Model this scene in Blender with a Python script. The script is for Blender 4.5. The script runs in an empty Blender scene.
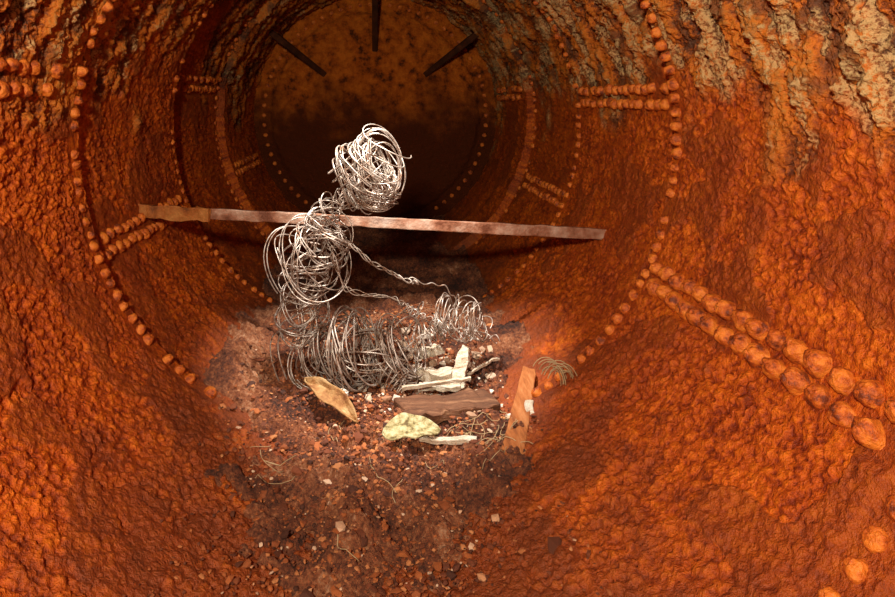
import bpy, math, random
import numpy as np
from mathutils import Vector, Matrix, noise, Euler
random.seed(11); rng=np.random.default_rng(7)
scene=bpy.context.scene
scene.view_settings.view_transform='Standard'
scene.view_settings.look='None'

R0=1.10
RINGS=[-0.08,1.03,2.24,3.41,4.57]
YEND=5.73
RAD=[1.10,1.11,1.076,1.112,1.175,1.12]
def course(y):
    n=0
    for r in RINGS:
        if y>=r: n+=1
    return n
def rad(y):
    return RAD[course(y)]
SEAMS=[(1.13,2.16,-26),(1.20,2.14,169),(2.30,3.34,8),(2.30,3.34,202),(3.5,4.48,-22),(3.5,4.48,168)]
ROWS=[1.075,2.20,3.37,4.53]

# ---------------------------------------------------------------- numpy noise on the unrolled shell (ang,y)
def h2(i,j,seed):
    x=(i.astype(np.int64)*374761393+j.astype(np.int64)*668265263+seed*974711)&0xffffffff
    x=((x^(x>>13))*1274126177)&0xffffffff
    x=((x^(x>>15))*2246822519)&0xffffffff
    return ((x^(x>>16))&0xffffff)/float(0xffffff)
def vno(a,y,fs,fy,seed):
    nx=max(1,int(round(2*math.pi*R0*fs))); u=a/(2*math.pi)*nx; v=y*fy
    i=np.floor(u); j=np.floor(v); fu=u-i; fv=v-j; i=i.astype(np.int64); j=j.astype(np.int64)
    fu=fu*fu*fu*(fu*(fu*6-15)+10); fv=fv*fv*fv*(fv*(fv*6-15)+10); i0=i%nx; i1=(i+1)%nx
    return (h2(i0,j,seed)*(1-fu)+h2(i1,j,seed)*fu)*(1-fv)+(h2(i0,j+1,seed)*(1-fu)+h2(i1,j+1,seed)*fu)*fv
def fbm(a,y,fs,fy,seed,o=4,g=.5):
    s=0;w=1;t=0
    for k in range(o):
        s=s+w*vno(a+.37*k,y+1.7*k,fs*2.03**k,fy*2.03**k,seed+k*17); t+=w; w*=g
    return s/t
def lumps(a,y,f,seed,dens=.8):
    nx=int(round(2*math.pi*R0*f)); u=a/(2*math.pi)*nx; v=y*f
    i=np.floor(u).astype(np.int64); j=np.floor(v).astype(np.int64); out=np.zeros_like(u)
    for di in(-1,0,1):
        for dj in(-1,0,1):
            ii=(i+di); jj=j+dj; im=ii%nx
            cx=ii+.15+.7*h2(im,jj,seed); cy=jj+.15+.7*h2(im,jj,seed+5)
            hh=h2(im,jj,seed+9); hh=np.where(hh>dens,0,.45+.55*hh/dens)
            r2=((u-cx)**2+(v-cy)**2)/(.45+.35*hh)**2
            out=np.maximum(out,hh*np.sqrt(np.clip(1-r2,0,1)))
    return out
def sst(x,a,b):
    t=np.clip((x-a)/(b-a),0,1); return t*t*(3-2*t)
def relief(a,y):
    """inward height and masks"""
    Z=R0*np.sin(a); X=R0*np.cos(a)
    big=fbm(a,y,1.6,1.6,3,3); mid=fbm(a,y,7,7,11,4,.55); fine=fbm(a,y,50,50,23,3,.65)
    up=sst(Z+(big-.5)*1.3+X*.10+(mid-.5)*.5,.04,.32)
    wa=a+.008*(fine-.5); wy=y+.014*(mid-.5)
    L1=lumps(wa,wy,50,31,.42); L2=lumps(wa,wy,82,47,.65)
    sc=sst(fbm(a,y,4.5,4.5,61,4,.5),.61,.625)
    vig=sst(fbm(a,y,2.5,2.5,71,3),.3,.65)
    low=(L1*.0080+L2*.0066)*(1-.85*sc)*(.45+.55*vig)+.020*(mid-.5)+.015*(fine-.5)+.009*sc
    f=fbm(a,y,5,12,83,5,.6); q=f*10; fr=q-np.floor(q); ter=(np.floor(q)+sst(fr,.55,1.0))/10
    f2=fbm(a,y,12,22,97,4,.65)
    flk=(ter-.5)*.085+(f2-.5)*.06+.016*(fine-.5)+L2*.004
    cream=sst(fbm(a,y,7,13,101,5,.7)+.07*X+.05*(big-.5),.590,.63)
    flk=flk+cream*.004
    h=low*(1-up)+flk*up
    fl=np.zeros_like(y)
    for (y0,y1,dg) in SEAMS:
        d=np.abs((a-math.radians(dg)+math.pi)%(2*math.pi)-math.pi)*R0
        fl=np.maximum(fl,(1-sst(d,.060,.090))*sst(y,y0-.03,y0)*(1-sst(y,y1,y1+.03)))
    for yr in ROWS: fl=np.maximum(fl,1-sst(np.abs(y-yr),.027,.055))
    h=h*(1-(.88-.30*up)*fl)
    return h,up,sc,(L1*.55+L2*.45),.6*ter+.4*f2,cream

# ---------------------------------------------------------------- node helpers
class NT:
    def __init__(s,name):
        s.m=bpy.data.materials.new(name); s.m.use_nodes=True
        s.t=s.m.node_tree; s.t.nodes.clear()
        s.out=s.t.nodes.new('ShaderNodeOutputMaterial')
        s.b=s.t.nodes.new('ShaderNodeBsdfPrincipled')
        s.t.links.new(s.b.outputs[0],s.out.inputs[0])
        s.tc=s.t.nodes.new('ShaderNodeTexCoord')
    def link(s,a,b): s.t.links.new(a,b)
    def setin(s,inp,v):
        if isinstance(v,bpy.types.NodeSocket): s.link(v,inp)
        else:
            if isinstance(v,(tuple,list)) and len(v)==3 and inp.type=='RGBA': v=(*v,1)
            inp.default_value=v
    def attr(s,name):
        n=s.t.nodes.new('ShaderNodeAttribute'); n.attribute_name=name; return n.outputs['Fac']
    def map(s,scale=(1,1,1),rot=(0,0,0)):
        n=s.t.nodes.new('ShaderNodeMapping'); s.link(s.tc.outputs['Object'],n.inputs[0])
        n.inputs['Scale'].default_value=scale; n.inputs['Rotation'].default_value=rot
        return n.outputs[0]
    def noise(s,scale,detail=3,rough=.55,vec=None,dist=0):
        n=s.t.nodes.new('ShaderNodeTexNoise'); n.inputs['Scale'].default_value=scale
        n.inputs['Detail'].default_value=detail; n.inputs['Roughness'].default_value=rough
        n.inputs['Distortion'].default_value=dist
        s.link(vec if vec is not None else s.tc.outputs['Object'],n.inputs['Vector'])
        return n.outputs[0]
    def math(s,op,a,b=0.0,c=None,clamp=False):
        n=s.t.nodes.new('ShaderNodeMath'); n.operation=op; n.use_clamp=clamp
        s.setin(n.inputs[0],a); s.setin(n.inputs[1],b)
        if c is not None: s.setin(n.inputs[2],c)
        return n.outputs[0]
    def ss(s,v,lo,hi,a=0.0,b=1.0):
        n=s.t.nodes.new('ShaderNodeMapRange'); n.interpolation_type='SMOOTHSTEP'
        s.setin(n.inputs[0],v); n.inputs[1].default_value=lo; n.inputs[2].default_value=hi
        n.inputs[3].default_value=a; n.inputs[4].default_value=b
        return n.outputs[0]
    def mix(s,f,a,b):
        n=s.t.nodes.new('ShaderNodeMix'); n.data_type='RGBA'
        s.setin(n.inputs[0],f); s.setin(n.inputs[6],a); s.setin(n.inputs[7],b)
        return n.outputs[2]
    def ramp(s,v,stops):
        n=s.t.nodes.new('ShaderNodeValToRGB'); s.link(v,n.inputs[0])
        e=n.color_ramp.elements
        while len(e)<len(stops): e.new(.5)
        for i,(p,c) in enumerate(stops): e[i].position=p; e[i].color=(*c,1)
        return n.outputs[0]
    def xyz(s):
        n=s.t.nodes.new('ShaderNodeSeparateXYZ'); s.link(s.tc.outputs['Object'],n.inputs[0]); return n.outputs
    def bump(s,h,dist,strength=1):
        n=s.t.nodes.new('ShaderNodeBump'); s.setin(n.inputs['Height'],h)
        n.inputs['Distance'].default_value=dist; n.inputs['Strength'].default_value=strength
        s.link(n.outputs[0],s.b.inputs['Normal'])

k=NT('rusted_boiler_plate'); X,Y,Z=k.xyz()[:3]
n_mid=k.noise(7,4,.6); n_fine=k.noise(85,3,.7); n_big=k.noise(1.8,2,.5)
up=k.attr('up'); sc=k.attr('scab'); lm=k.attr('lump'); ter=k.attr('layer'); cr_=k.attr('cream')
v=k.math('ADD',k.math('MULTIPLY',n_mid,.32),k.math('MULTIPLY',n_fine,.48))
v=k.math('ADD',v,k.math('MULTIPLY',lm,.22))
low=k.ramp(v,[(.35,(.19,.020,.001)),(.46,(.44,.068,.002)),(.57,(.62,.122,.003)),(.76,(.78,.205,.009))])
low=k.mix(k.math('MULTIPLY',sc,.55),low,(.22,.042,.006))
low=k.mix(k.ss(n_big,.36,.56,.38,0),low,(.26,.034,.003))
t2=k.math('ADD',k.math('MULTIPLY',ter,.60),k.math('MULTIPLY',n_fine,.40))
upc=k.ramp(t2,[(.38,(.045,.013,.004)),(.45,(.22,.045,.004)),(.52,(.54,.13,.006)),(.58,(.48,.15,.014)),(.67,(.30,.13,.035))])
upc=k.mix(k.ss(n_mid,.50,.62,0,.75),upc,(.08,.032,.014))
upc=k.mix(k.math('MULTIPLY',cr_,k.ss(n_fine,.40,.56,.05,.75)),upc,(.52,.34,.14))
col=k.mix(up,low,upc)
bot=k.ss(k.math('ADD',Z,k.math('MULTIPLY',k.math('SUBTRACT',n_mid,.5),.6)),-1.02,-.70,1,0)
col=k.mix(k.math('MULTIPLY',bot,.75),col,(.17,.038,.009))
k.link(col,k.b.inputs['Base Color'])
k.b.inputs['Roughness'].default_value=.58; k.b.inputs['Specular IOR Level'].default_value=.32
k.bump(n_fine,.011)
M_wall=k.m
k=NT('rusted_rivets')
k.link(k.ramp(k.noise(26,4,.7),[(.36,(.16,.025,.003)),(.46,(.50,.090,.005)),(.60,(.76,.20,.016))]),k.b.inputs['Base Color'])
k.b.inputs['Roughness'].default_value=.55; k.bump(k.noise(70,4,.7),.008); M_rivet=k.m
k=NT('rusted_end_plate'); X,Y,Z=k.xyz()[:3]
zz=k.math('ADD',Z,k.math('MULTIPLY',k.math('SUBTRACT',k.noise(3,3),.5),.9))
cc=k.mix(k.ss(zz,-.20,.45),(.09,.018,.004),k.ramp(k.noise(12,5,.65),[(.34,(.08,.020,.005)),(.46,(.38,.075,.006)),(.62,(.58,.14,.012))]))  # mottled rust on the plate, colour darker towards the bottom
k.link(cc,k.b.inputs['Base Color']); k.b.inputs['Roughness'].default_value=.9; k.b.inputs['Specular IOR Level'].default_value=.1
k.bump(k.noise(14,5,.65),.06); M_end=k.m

def simple(name,stops,scale=20,rough=.7,metal=0,bd=.002,bs=60,mapping=None,spec=.3):
    k=NT(name); v=k.map(mapping) if mapping else None
    k.link(k.ramp(k.noise(scale,4,.6,v),stops),k.b.inputs['Base Color'])
    k.b.inputs['Roughness'].default_value=rough; k.b.inputs['Metallic'].default_value=metal
    k.b.inputs['Specular IOR Level'].default_value=spec
    k.bump(k.noise(bs,4,.6,v),bd); return k.m

# ---------------------------------------------------------------- mesh helpers
def mesh_np(name,verts,quads,mat,smooth=True):
    verts=np.asarray(verts,dtype=np.float32); me=bpy.data.meshes.new(name)
    faces=np.asarray(quads,dtype=np.int32); n=faces.shape[1]
    me.vertices.add(len(verts)); me.vertices.foreach_set('co',verts.ravel())
    me.loops.add(faces.size); me.loops.foreach_set('vertex_index',faces.ravel())
    me.polygons.add(len(faces))
    me.polygons.foreach_set('loop_start',np.arange(0,faces.size,n,dtype=np.int32))
    me.polygons.foreach_set('loop_total',np.full(len(faces),n,dtype=np.int32))
    me.polygons.foreach_set('use_smooth',np.full(len(faces),smooth,dtype=bool))
    me.update(calc_edges=True)
    ob=bpy.data.objects.new(name,me); scene.collection.objects.link(ob)
    if mat: me.materials.append(mat)
    return ob
def grid_faces(ny,nx,closed=False,flip=False):
    i=np.arange(ny-1)[:,None]; j=np.arange(nx if closed else nx-1)[None,:]
    j2=(j+1)%nx
    a=i*nx+j; b=i*nx+j2; c=(i+1)*nx+j2; d=(i+1)*nx+j
    f=np.stack([a+0*b,b,c,d+0*b],-1).reshape(-1,4)
    return f[:,::-1] if flip else f

# ---------------------------------------------------------------- shell
ys=list(np.arange(-1.4,0.9,.05))+list(np.arange(.9,2.3,.0038))+list(np.arange(2.3,3.5,.008))+list(np.arange(3.5,YEND+.001,.018))
ys=sorted(ys+[r-.0015 for r in RINGS]+[r+.0015 for r in RINGS]); ys[-1]=YEND
NS=1800
ang=np.linspace(0,2*np.pi,NS,endpoint=False)
ysA=np.array(ys); A2=np.tile(ang,len(ys)); Y2=np.repeat(ysA,NS)
RR=np.repeat(np.array([rad(y) for y in ys]),NS)+.004*np.sin(3*A2+1)+.003*np.sin(7*A2)
h,up,sc,lm,ter,crm=relief(A2,Y2)
RR=RR-h
V=np.stack([RR*np.cos(A2),Y2,RR*np.sin(A2)],-1)
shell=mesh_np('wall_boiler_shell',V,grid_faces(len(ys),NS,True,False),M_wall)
for nm,arr in(('up',up),('scab',sc),('lump',lm),('layer',ter),('cream',crm)):
    a=shell.data.attributes.new(nm,'FLOAT','POINT'); a.data.foreach_set('value',arr.astype(np.float32))

rr=np.linspace(.0,R0+.12,80); ang5=ang[::5]
V=[]
for r in rr:
    dish=-.05*max(0,1-(r/R0)**2)+ (.03*sst(np.array(r),.93,.96) if r<1.02 else .03)
    V.append(np.stack([r*np.cos(ang5),np.full(len(ang5),YEND-.06+dish),r*np.sin(ang5)],-1))
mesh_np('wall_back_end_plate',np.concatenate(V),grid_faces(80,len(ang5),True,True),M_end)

# ---------------------------------------------------------------- rivets
RV=[];RF=[];cnt=0
nu,nv=18,8
def rivet_at(c,n,t,w,size,h):
    global cnt
    vs=[]; sd=random.uniform(0,50)
    for k in range(nv):
        ph=k/(nv-1)*math.pi/2
        rr_=size*math.cos(ph)**.75 if k<nv-1 else .0004; hh=(h+.006)*math.sin(ph)**.85 if k else -.004
        for j in range(nu):
            th=2*math.pi*j/nu
            q=1+.28*noise.noise(Vector((math.cos(th)*1.7,math.sin(th)*1.7,ph*1.6+sd)))
            vs.append(c+n*hh*(.4+.6*q)+(t*math.cos(th)+w*math.sin(th))*rr_*q)
    RV.append(np.array(vs)); RF.append(grid_faces(nv,nu,True)+cnt); cnt+=nv*nu
def rivet(y,a,size=.024,h=.022):
    if math.sin(a)>0 and random.random()<.14: return
    hh_=relief(np.array([a%(2*math.pi)]),np.array([y]))[0][0]
    r=rad(y)-hh_+.003
    size*=random.uniform(.88,1.10); h*=random.uniform(.8,1.15)
    c=np.array([r*math.cos(a),y,r*math.sin(a)])
    n=-np.array([math.cos(a),0,math.sin(a)]); t=np.array([-math.sin(a),0,math.cos(a)]); w=np.array([0,1,0])
    rivet_at(c,n,t,w,size,h)
def ringrow(y,pitch,size,h=.018):
    n=int(2*math.pi*R0/pitch)
    for i in range(n):
        a=2*math.pi*(i+random.uniform(-.15,.15))/n
        if math.sin(a)<-.86: continue
        if random.random()<.06: continue
        rivet(y+random.uniform(-.005,.005),a,size*random.uniform(.85,1.1),h)
ringrow(1.075,.062,.023,.016); ringrow(2.20,.050,.0195,.020); ringrow(3.37,.055,.018,.015); ringrow(4.53,.060,.019,.014)
for i in range(70):
    a=2*math.pi*i/70
    if math.sin(a)<-.85: continue
    rivet_at(np.array([1.02*math.cos(a),YEND-.03,1.02*math.sin(a)]),np.array([0.,-1,0]),np.array([1.,0,0]),np.array([0,0,1.]),.020,.014)
def seam(y0,y1,deg,pitch=.070,gap=.062,size=.0275,h=.032):
    a=math.radians(deg); da=gap/2/R0; n=int((y1-y0)/pitch)
    for i in range(n+1):
        y=y0+pitch*i
        rivet(y,a+da+random.uniform(-.004,.004),size,h)
        if y+pitch/2<y1: rivet(y+pitch/2,a-da+random.uniform(-.004,.004),size,h)
seam(1.15,2.14,-26); seam(1.24,2.12,169,gap=.070,size=.024,h=.017,pitch=.058)
seam(2.33,3.30,8,size=.023,h=.018,pitch=.060); seam(2.33,3.30,202,size=.025,h=.022,pitch=.064)
seam(3.54,4.45,-22,size=.024,h=.02); seam(3.54,4.45,168,size=.024,h=.018)
seam(4.65,5.55,10,size=.025,h=.018); seam(4.65,5.55,200,size=.025,h=.018)
seam(-.0,.95,8); seam(0,.95,200)
mesh_np('rivet_heads',np.concatenate(RV),np.concatenate(RF),M_rivet)

# ---------------------------------------------------------------- boards
def board(name,p0,p1,w,t,mat,up=(0,0,1),seg=14,jit=.006,taper=(1,1),bend=0,ends=.3,nf=18):
    p0=Vector(p0);p1=Vector(p1); d=(p1-p0); L=d.length; d.normalize()
    upv=Vector(up); s=d.cross(upv).normalized(); u=s.cross(d).normalized()
    prof=[(-.5,-.42),(-.46,-.5),(0,-.52),(.46,-.5),(.5,-.42),(.5,.42),(.46,.5),(0.1,.48),(-.46,.5),(-.5,.42)]
    vs=[];
    for i in range(seg+1):
        f=i/seg; k=taper[0]*(1-f)+taper[1]*f
        c=p0+d*L*f+u*(bend*math.sin(f*math.pi))
        for (a,b) in prof:
            q=c+s*(a*w*k)+u*(b*t)
            nz=noise.noise_vector(q*nf)*jit+noise.noise_vector(q*nf*3)*jit*.4
            if i in(0,seg): nz+=d*(noise.noise(q*90)*w*ends)
            vs.append(q+nz)
    n=len(prof); me=bpy.data.meshes.new(name)
    fs=[tuple(int(x) for x in f) for f in grid_faces(seg+1,n,True,True)]
    fs.append(tuple(range(n))); fs.append(tuple(reversed(range(seg*n,seg*n+n))))
    me.from_pydata([tuple(v) for v in vs],[],fs); me.update()
    ob=bpy.data.objects.new(name,me); scene.collection.objects.link(ob); me.materials.append(mat)
    return ob
M_bar=simple('rusty_flat_bar',[(.34,(.14,.040,.016)),(.45,(.30,.12,.065)),(.56,(.44,.25,.17)),(.72,(.58,.42,.33))],9,.5,.2,.003,60)
M_barend=simple('rusty_bar_bracket',[(.3,(.12,.035,.010)),(.5,(.32,.09,.015)),(.7,(.44,.17,.04))],14,.7,.1,.008,50)
bar=bpy.data.objects.new('iron_tie_bar',None); scene.collection.objects.link(bar)
b1=board('flat_bar',(-.80,2.78,-.366),(1.03,2.75,-.455),.016,.046,M_bar,seg=50,jit=.004)
b2=board('end_bracket',(-1.06,2.76,-.352),(-.74,2.755,-.374),.022,.060,M_barend,seg=14,jit=.010,ends=.5,taper=(1,.7))
for b in(b1,b2): b.parent=bar

# ---------------------------------------------------------------- gusset stays
M_dark=simple('dark_gusset_iron',[(.3,(.03,.010,.004)),(.6,(.07,.020,.007)),(.8,(.15,.04,.010))],12,.9,spec=.1)
for g in (90,141,39):
    a=math.radians(g); ca,sa=math.cos(a),math.sin(a)
    tri=[(.54,5.66),(.60,5.62),(1.0,5.22),(1.13,5.15),(1.13,5.72),(.54,5.72)]
    vs=[];hw=.026
    for s in(-1,1):
        for (r,y) in tri: vs.append((r*ca-s*hw*sa,y,r*sa+s*hw*ca))
    n=len(tri); fs=[tuple(range(n)),tuple(reversed(range(n,2*n)))]+[(i,i+n,(i+1)%n+n,(i+1)%n) for i in range(n)]
    me=bpy.data.meshes.new('gusset_stay'); me.from_pydata(vs,[],fs); me.update(); me.materials.append(M_dark)
    ob=bpy.data.objects.new('gusset_stay',me); scene.collection.objects.link(ob)
    bv=ob.modifiers.new('b','BEVEL'); bv.width=.006

# ---------------------------------------------------------------- floor dirt
def dirt(x,y):
    base=-1.005+.035*math.exp(-((y-2.9)/.5)**2)-.03*math.exp(-((y-1.5)/.4)**2)
    base+=.06*noise.noise(Vector((x*2.3,y*2.3,3)))+.044*noise.noise(Vector((x*8,y*8,5)))+.028*noise.noise(Vector((x*25,y*25,1)))+.016*noise.noise(Vector((x*60,y*60,9)))
    base+=.20*max(0,abs(x)-.25)**1.3
    return base
xs=np.arange(-.66,.661,.0065); yd=np.concatenate([np.arange(.7,2.7,.0065),np.arange(2.7,5.7,.02)])
V=np.array([(x,y,dirt(x,y)) for y in yd for x in xs])
k=NT('boiler_floor_dirt')
c=k.ramp(k.math('ADD',k.math('MULTIPLY',k.noise(5,4,.6),.55),k.math('MULTIPLY',k.noise(80,4,.7),.45)),
   [(.38,(.040,.010,.003)),(.47,(.15,.036,.010)),(.56,(.32,.10,.032)),(.67,(.54,.28,.15))])
k.link(c,k.b.inputs['Base Color']); k.b.inputs['Roughness'].default_value=.9
k.bump(k.noise(100,4,.75),.018)
mesh_np('floor',V,grid_faces(len(yd),len(xs)),k.m)

def chipmat(name,st):
    k=NT(name); g=k.t.nodes.new('ShaderNodeNewGeometry')
    k.link(k.ramp(g.outputs['Random Per Island'],st),k.b.inputs['Base Color'])
    k.b.inputs['Roughness'].default_value=.85; return k.m
M_chip=chipmat('rust_chips',[(0,(.04,.010,.003)),(.45,(.16,.036,.008)),(.8,(.34,.09,.018)),(.96,(.46,.18,.06)),(.99,(.60,.40,.26))])
M_crumb=chipmat('pale_crumbs',[(0,(.30,.14,.07)),(.5,(.52,.36,.24)),(1,(.72,.63,.52))])
ico=np.array([(0,0,1),(.89,0,.45),(.28,.85,.45),(-.72,.53,.45),(-.72,-.53,.45),(.28,-.85,.45),(.72,.53,-.45),(-.28,.85,-.45),(-.89,0,-.45),(-.28,-.85,-.45),(.72,-.53,-.45),(0,0,-1)])
icf=np.array([(0,1,2),(0,2,3),(0,3,4),(0,4,5),(0,5,1),(1,6,2),(2,7,3),(3,8,4),(4,9,5),(5,10,1),(2,6,7),(3,7,8),(4,8,9),(5,9,10),(1,10,6),(6,11,7),(7,11,8),(8,11,9),(9,11,10),(10,11,6)])
CV=[];CF=[];c0=0
def chip(x,y,z,s,flat):
    global c0
    v=ico*(1+rng.uniform(-.35,.35,(12,1)))*np.array([s*random.uniform(.7,1.5),s,s*flat])
    m=np.array(Euler((random.uniform(-.4,.4),random.uniform(-.4,.4),random.uniform(0,6.3))).to_matrix())
    CV.append(v@m.T+np.array([x,y,z])); CF.append(icf+c0); c0+=12
def surf(x,y):
    d=dirt(x,y) if abs(x)<.62 else -9
    rr_=rad(y)-.010
    s=-math.sqrt(max(0,rr_*rr_-x*x))
    return max(d,s)
for i in range(12000):
    y=random.uniform(1.2,3.3) if random.random()<.65 else random.gauss(2.4,.28)
    x=random.gauss(.03,.24)
    if abs(x)>.54: continue
    s=min(.016,.0030*math.exp(abs(random.gauss(0,.6))))
    if random.random()<.015: s*=1.9
    chip(x,y,surf(x,y)+s*.1,s,random.uniform(.25,.7))
mesh_np('rust_rubble',np.concatenate(CV),np.concatenate(CF),M_chip,False)
CV=[];CF=[];c0=0
for i in range(420):
    y=random.gauss(2.52,.2); x=random.gauss(.20,.17)
    if abs(x)>.50 or y<2.1: continue
    s=min(.024,.0036*math.exp(abs(random.gauss(0,.9))))
    chip(x,y,surf(x,y)+s*.3,s,random.uniform(.4,.8))
mesh_np('plaster_crumbs',np.concatenate(CV),np.concatenate(CF),M_crumb,False)

# ---------------------------------------------------------------- wire tubes
WV=[];WF=[];w0=0
WR=.0024
def tube(pts,r=WR,n=6):
    global w0
    P=np.asarray(pts,float); T=np.gradient(P,axis=0); T/=np.linalg.norm(T,axis=1)[:,None]+1e-9
    N=np.cross(T,[.13,.31,.94]); N/=np.linalg.norm(N,axis=1)[:,None]+1e-9
    for i in range(1,len(P)):
        v=N[i-1]-T[i]*np.dot(N[i-1],T[i]); N[i]=v/(np.linalg.norm(v)+1e-9)
    B=np.cross(T,N); th=np.linspace(0,2*np.pi,n,endpoint=False)
    V=P[:,None,:]+r*(N[:,None,:]*np.cos(th)[None,:,None]+B[:,None,:]*np.sin(th)[None,:,None])
    WV.append(V.reshape(-1,3)); WF.append(grid_faces(len(P),n,True)+w0); w0+=len(P)*n
def flush(name,mat):
    global WV,WF,w0
    ob=mesh_np(name,np.concatenate(WV),np.concatenate(WF),mat); WV=[];WF=[];w0=0; return ob
def cr(path,t):
    P=np.asarray(path,float); n=len(P)-1; f=min(max(t,0),.99999)*n; i=int(f); u=f-i
    p=[P[max(0,min(n,i+k))] for k in(-1,0,1,2)]
    return .5*((2*p[1])+(-p[0]+p[2])*u+(2*p[0]-5*p[1]+4*p[2]-p[3])*u*u+(-p[0]+3*p[1]-3*p[2]+p[3])*u**3)
def coil(path,radii,turns,jit=.15,strands=1,per=32,tilt=.4,r=WR,lean=0.,depth=.85):
    path=np.asarray(path,float); tt=np.linspace(0,1,len(radii))
    for s in range(strands):
        ph0=random.uniform(0,6.28); a1,a2=[random.uniform(0,6.28) for _ in range(2)]
        rj=1+random.uniform(-jit,jit)*.6; pts=[]
        N=int(turns*per); sk=np.array([random.uniform(-tilt,tilt)+lean for _ in range(2)])
        jt=rng.normal(0,1,(int(turns)+3,3))
        for i in range(N):
            t=i/(N-1); q=turns*t; ki=int(q); u=q-ki; u=u*u*(3-2*u); j=jt[ki]*(1-u)+jt[ki+1]*u
            c=cr(path,t); d=cr(path,min(1,t+.02))-cr(path,max(0,t-.02)); d/=np.linalg.norm(d)+1e-9
            A=np.cross(d,[0,1,0.01]); A/=np.linalg.norm(A)+1e-9; B=np.cross(d,A)
            th=ph0+2*np.pi*q
            R=np.interp(t,tt,radii)*rj*(1+jit*j[0]+.08*math.sin(2*th+a1))
            off=R*(math.cos(th)*A+math.sin(th)*B*depth)
            off=off+d*R*(sk[0]*math.cos(th)+sk[1]*math.sin(th)+tilt*.5*j[1]*math.sin(th+a2))
            pts.append(c+off+A*(jit*.25*R*j[2]))
        tube(pts,r)
def loops(center,axis,rads,n,jit=.12,tj=.35,spread=.03,r=WR,turn=(1.05,2.2),rnd=.75,rot=0):
    for i in range(n):
        ax=Vector(axis).normalized()+Vector([random.gauss(0,tj) for _ in range(3)]); ax.normalize()
        z=Vector((0,0,1)); a=(z-ax*z.dot(ax)); a.normalize(); b=ax.cross(a)
        if rot: a,b=a*math.cos(rot)+b*math.sin(rot),b*math.cos(rot)-a*math.sin(rot)
        off=random.uniform(-1,1); c=Vector(center)+Vector(axis).normalized()*off*spread
        sc=math.sqrt(max(.1,1-(off*rnd)**2))*(1+max(-1.3,min(1.3,random.gauss(0,1)))*jit); p1,p2=random.uniform(0,6.28),random.uniform(0,6.28)
        turns=random.uniform(*turn); N=int(44*turns); pts=[]
        dz=random.gauss(0,.010); dc=random.uniform(-.06,.06)
        for k_ in range(N):
            th=p1+2*np.pi*turns*k_/N
            w=1+.07*math.sin(2*th+p2)+.05*math.sin(3*th+p1)+dc*k_/N
            pts.append(c+a*(rads[0]*sc*w*math.cos(th))+b*(rads[1]*sc*w*math.sin(th))+ax*(dz*th/3+.012*math.sin(2*th+p2)))
        tube([tuple(p) for p in pts],r)
def twist(path,amp=.008,freq=14,n=2,r=WR*.9):
    for s in range(n):
        pts=[]; N=140; ph=s*2*math.pi/n
        for i in range(N):
            t=i/(N-1); c=cr(path,t); a=amp*(1+.6*math.sin(9*t+s))
            pts.append(c+np.array([a*.6*math.sin(freq*t*2+ph),a*math.cos(freq*t*6.28*.6+ph),a*math.sin(freq*t*6.28*.6+ph)])+np.array([0,0,.006*math.sin(23*t+s)]))
        tube(pts,r)
def N3(*a): return np.array(a)
Yf=2.52
# head: open basket leaning forward, wide at the upper right, narrowing to the chin
loops((-.045,Yf,-.165),(.85,-.30,.40),(.145,.10),10,.08,.12,.10)
loops((.015,Yf,-.140),(.30,-.90,.10),(.150,.115),7,.05,.10,.03,turn=(1.0,1.5))
loops((-.05,Yf,-.165),(.60,-.2,.75),(.13,.12),7,.08,.14,.09)
loops((-.005,Yf,-.220),(.45,-.4,.80),(.10,.09),8,.08,.14,.08)
coil([(-.13,Yf,-.10),(-.05,Yf,-.16),(.03,Yf,-.25)],[.08,.125,.07],6,.10,1,tilt=.3)
# neck
coil([(-.04,Yf,-.285),(-.13,Yf,-.27),(-.19,Yf,-.30),(-.21,Yf,-.36)],[.02,.035,.035,.05],7,.3,2,tilt=.8)
for i in range(4):
    twist([(-.03+random.uniform(-.03,.03),Yf,-.27),(-.14,Yf-.02,-.27+random.uniform(-.03,.02)),(-.22+random.uniform(-.04,.03),Yf,-.33),(-.25,Yf,-.45+random.uniform(-.05,.05))],.012,8,1)
# torso
tor=[(-.19,Yf,-.36),(-.225,Yf,-.43),(-.27,Yf,-.53),(-.30,Yf,-.64),(-.29,Yf,-.74),(-.27,Yf,-.85),(-.22,Yf,-.92)]
coil(tor,[.07,.125,.125,.09,.06,.09,.10],8,.18,2,tilt=.6)
loops((-.225,Yf,-.46),(.45,-.3,.80),(.15,.12),6,.14,.35,.09)
loops((-.265,Yf-.02,-.51),(.75,-.5,.3),(.15,.13),6,.14,.35,.05)
loops((-.29,Yf,-.70),(.3,-.3,.9),(.10,.09),5,.2,.4,.12)
for i in range(6):
    dx=random.uniform(-.05,.05); dy=random.uniform(-.05,.05)
    twist([(-.18+dx,Yf+dy,-.36),(-.28+dx*1.3,Yf+dy,-.52),(-.30+dx,Yf+dy,-.68),(-.27+dx,Yf+dy,-.90)],.012,5,1)
# hips + thighs: hand-wound hoops strung along the thigh
loops((-.165,Yf-.03,-.870),(.88,-.50,.30),(.140,.12),14,.12,.20,.16,r=.0028,rnd=.35,turn=(1.0,1.8))
loops((.07,Yf-.03,-.870),(.85,-.45,.45),(.115,.10),10,.12,.24,.11,r=.0027,rnd=.5,turn=(1.0,1.8))
loops((-.05,Yf+.08,-.86),(.9,.2,.2),(.11,.09),4,.14,.3,.25,rnd=.4)
loops((-.20,Yf-.03,-.89),(.4,-.6,.7),(.12,.12),4,.12,.35,.05)
loops((-.02,Yf-.05,-.88),(.2,-.5,.85),(.09,.17),3,.12,.2,.05)
for q in range(5):
    z0=random.uniform(-.79,-.95); twist([(-.28,Yf,z0),(-.12,Yf-.09,z0+random.uniform(-.03,.03)),(.06,Yf-.09,z0+.02),(.22,Yf,-.83)],.012,4,1)
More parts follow.
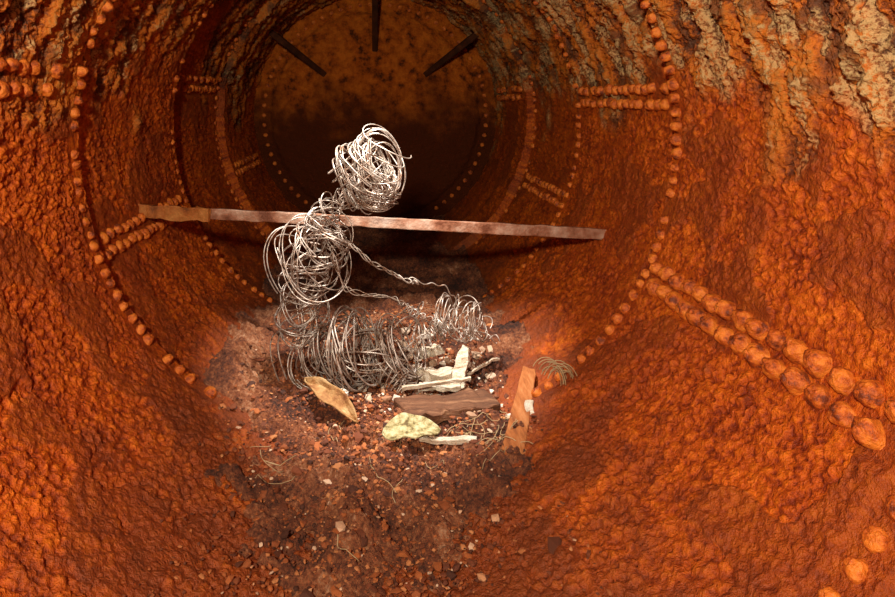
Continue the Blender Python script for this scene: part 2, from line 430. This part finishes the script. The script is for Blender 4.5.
# lower leg, foot
coil([(.04,Yf-.08,-.90),(.08,Yf-.12,-.95),(.10,Yf-.14,-.985)],[.05,.045,.03],4,.2,2,tilt=.5)
coil([(.16,Yf,-.86),(.24,Yf,-.80),(.28,Yf,-.76)],[.05,.035,.045],7,.25,2,tilt=.6)
loops((.35,Yf+.02,-.760),(.9,-.4,-.05),(.080,.07),10,.12,.22,.08,rnd=.5)
coil([(.27,Yf+.02,-.745),(.35,Yf+.03,-.735),(.44,Yf+.04,-.80)],[.045,.07,.04],5,.2,1,tilt=.5)
twist([(.30,Yf,-.80),(.40,Yf,-.80),(.50,Yf,-.84)],.008,4,2)
# arms
arm1=[(-.15,Yf-.06,-.40),(-.09,Yf-.10,-.43),(.012,Yf-.10,-.51),(.14,Yf-.09,-.57),(.17,Yf-.08,-.575)]
twist(arm1,.007,9,3); twist([(.13,Yf-.09,-.565),(.22,Yf-.07,-.585),(.29,Yf-.05,-.61),(.325,Yf-.03,-.68)],.004,4,1)
arm2=[(-.17,Yf-.08,-.47),(-.13,Yf-.10,-.56),(-.09,Yf-.10,-.61),(.04,Yf-.10,-.625),(.12,Yf-.08,-.67),(.19,Yf-.06,-.73),(.27,Yf,-.775)]
twist(arm2,.008,10,3)
coil([(.10,Yf-.08,-.66),(.16,Yf-.07,-.70),(.25,Yf-.03,-.76)],[.012,.016,.02],7,.3,1,tilt=.4)
k=NT('steel_wire')
k.link(k.ramp(k.noise(24,3,.6),[(.36,(.20,.10,.055)),(.48,(.40,.31,.25)),(.66,(.60,.52,.45))]),k.b.inputs['Base Color'])
k.b.inputs['Metallic'].default_value=.5; k.b.inputs['Roughness'].default_value=.45
flush('wire_seated_figure_sculpture',k.m)

for i in range(16):
    rr_=random.uniform(.035,.06); c=N3(.665+random.uniform(-.03,.03),2.15+random.uniform(-.03,.03),-.845)
    d=random.uniform(-.6,.6)
    tube([c+N3((-.5+math.cos(t)*.6)*rr_*1.6*math.cos(d),rr_*math.sin(d)*math.cos(t),rr_*1.4*math.sin(t)) for t in np.linspace(-.3,random.uniform(1.8,2.8),16)],.0017,4)
M_straw=simple('pale_dry_stalks',[(.3,(.28,.16,.07)),(.7,(.52,.37,.20))],20,.8)
flush('dry_grass_tuft',M_straw)
for i in range(40):
    a=random.uniform(0,6.28); L=random.uniform(.03,.07); x=random.gauss(.38,.07); y=random.gauss(2.08,.05) if i<24 else random.uniform(1.6,2.5)
    if i>=24: x=random.gauss(0,.2)
    d=N3(math.cos(a)*L,math.sin(a)*L,0); c=N3(x,y,0)
    pts=[]
    for t in np.linspace(-1,1,9):
        q=c+d*t; q[0]+=.01*math.sin(3*t+a); q[2]=surf(q[0],q[1])+.008+.004*math.sin(2*t+a); pts.append(q)
    if max(abs(p[0]) for p in pts)>.52: continue
    tube(pts,random.uniform(.001,.0016),4)
flush('twig_litter',M_straw)

# ---------------------------------------------------------------- larger debris
M_wood=simple('weathered_orange_plank',[(.3,(.18,.05,.015)),(.5,(.38,.12,.03)),(.7,(.50,.20,.07))],6,.8,0,.006,20,(6,1,6))
M_dkwood=simple('dark_damp_board',[(.3,(.06,.022,.010)),(.55,(.16,.065,.03)),(.75,(.32,.16,.08))],6,.8,0,.008,20,(1,6,6))
M_pale=simple('pale_split_wood',[(.3,(.34,.20,.11)),(.45,(.60,.47,.33)),(.65,(.76,.67,.54))],9,.8,0,.008,40,(2,8,8))
board('wooden_plank',(.435,1.95,-.965),(.590,2.37,-.895),.070,.024,M_wood,seg=14,jit=.004,taper=(1,.72),nf=30)
board('dark_timber_board',(.09,2.21,-.972),(.43,2.27,-.960),.14,.035,M_dkwood,seg=14,jit=.014,nf=25)
board('stick',(.10,2.29,-.925),(.36,2.33,-.905),.014,.012,M_pale,jit=.006)
board('stick',(.15,2.05,-.980),(.33,2.03,-.977),.022,.014,M_pale,jit=.008,taper=(.8,1))
board('stick',(.36,2.42,-.93),(.50,2.52,-.91),.010,.009,M_pale,jit=.008)
board('split_wood_chunk',(.17,2.47,-.950),(.30,2.41,-.930),.06,.035,M_pale,jit=.014,taper=(.6,1),nf=22)
board('split_wood_chunk',(.30,2.36,-.965),(.365,2.47,-.845),.080,.022,M_pale,jit=.008,taper=(1,.40),nf=22)
board('split_wood_chunk',(.17,2.37,-.955),(.32,2.34,-.945),.045,.022,M_pale,jit=.012,taper=(1,.6),nf=22)
board('split_wood_chunk',(.20,2.60,-.92),(.26,2.54,-.89),.05,.035,M_pale,jit=.016,nf=22)
board('split_wood_chunk',(.525,2.10,-.945),(.54,2.17,-.92),.030,.03,M_pale,jit=.010)
def leaf(name,c,L,W,rotz,tilt,roll,mat,curl=.02,pe=.6,wob=.0):
    nu_,nv_=28,12; vs=[]
    M=Euler((tilt,roll,rotz)).to_matrix()
    for i in range(nu_+1):
        u=i/nu_; w=W*.5*(math.sin(math.pi*u)**pe)*(1.15-.35*u)
        for j in range(nv_+1):
            v=j/nv_*2-1
            p=Vector(((u-.5)*L,v*w*(1+wob*noise.noise(Vector((u*4,c[0]*9+v,0))))+.12*W*math.sin(u*3),-curl*(1-v*v)*.8+curl*math.sin(u*3.1)*.8+.02*wob*noise.noise(Vector((u*5,v*2,4)))))
            vs.append(tuple(M@p+Vector(c)))
    ob=mesh_np(name,vs,grid_faces(nu_+1,nv_+1),mat)
    s=ob.modifiers.new('s','SOLIDIFY'); s.thickness=.005
    return ob
M_leafg=simple('yellow_green_bark',[(.36,(.12,.08,.03)),(.46,(.32,.26,.11)),(.60,(.52,.45,.26))],45,.8,0,.008,60)
M_leafy=simple('ochre_bark',[(.3,(.18,.06,.02)),(.5,(.34,.17,.06)),(.7,(.52,.35,.17))],18,.8,0,.008,60)
leaf('dried_leaf',(.122,2.06,-.962),.20,.100,.10,.34,0,M_leafg,.015,.5,.25)
leaf('dried_leaf',(-.165,2.26,-.95),.29,.075,-.75,.45,.25,M_leafy,.03,.6,.4)

# ---------------------------------------------------------------- lights
def lamp(name,kind,loc,energy,color,rot=(0,0,0),**kw):
    l=bpy.data.lights.new(name,kind); l.energy=energy; l.color=color
    for a,b in kw.items(): setattr(l,a,b)
    o=bpy.data.objects.new(name,l); o.location=loc; o.rotation_euler=rot; scene.collection.objects.link(o); return o
lamp('manhole_daylight','SPOT',(.02,2.40,.98),360,(1,.96,.90),(math.radians(6),math.radians(-1),0),spot_size=math.radians(49),spot_blend=.65,shadow_soft_size=.04)
lamp('rear_fill_lamp','AREA',(-.40,-.50,.68),88,(1,.93,.77),(math.radians(73),0,math.radians(-18)),size=.14)  # added fill lamp behind the camera, rakes the wall relief
w=bpy.data.worlds.new('World'); scene.world=w; w.use_nodes=True
w.node_tree.nodes['Background'].inputs[0].default_value=(1,.92,.8,1)
w.node_tree.nodes['Background'].inputs[1].default_value=.12

# ---------------------------------------------------------------- camera
cd=bpy.data.cameras.new('Camera'); cam=bpy.data.objects.new('Camera',cd); scene.collection.objects.link(cam)
cam.location=(0,0,.14); cam.rotation_euler=(math.radians(90),0,0)
cd.sensor_width=36; cd.lens=620/895*36; cd.shift_x=72.5/895; cd.shift_y=-198.5/895; cd.clip_start=.02
scene.camera=cam
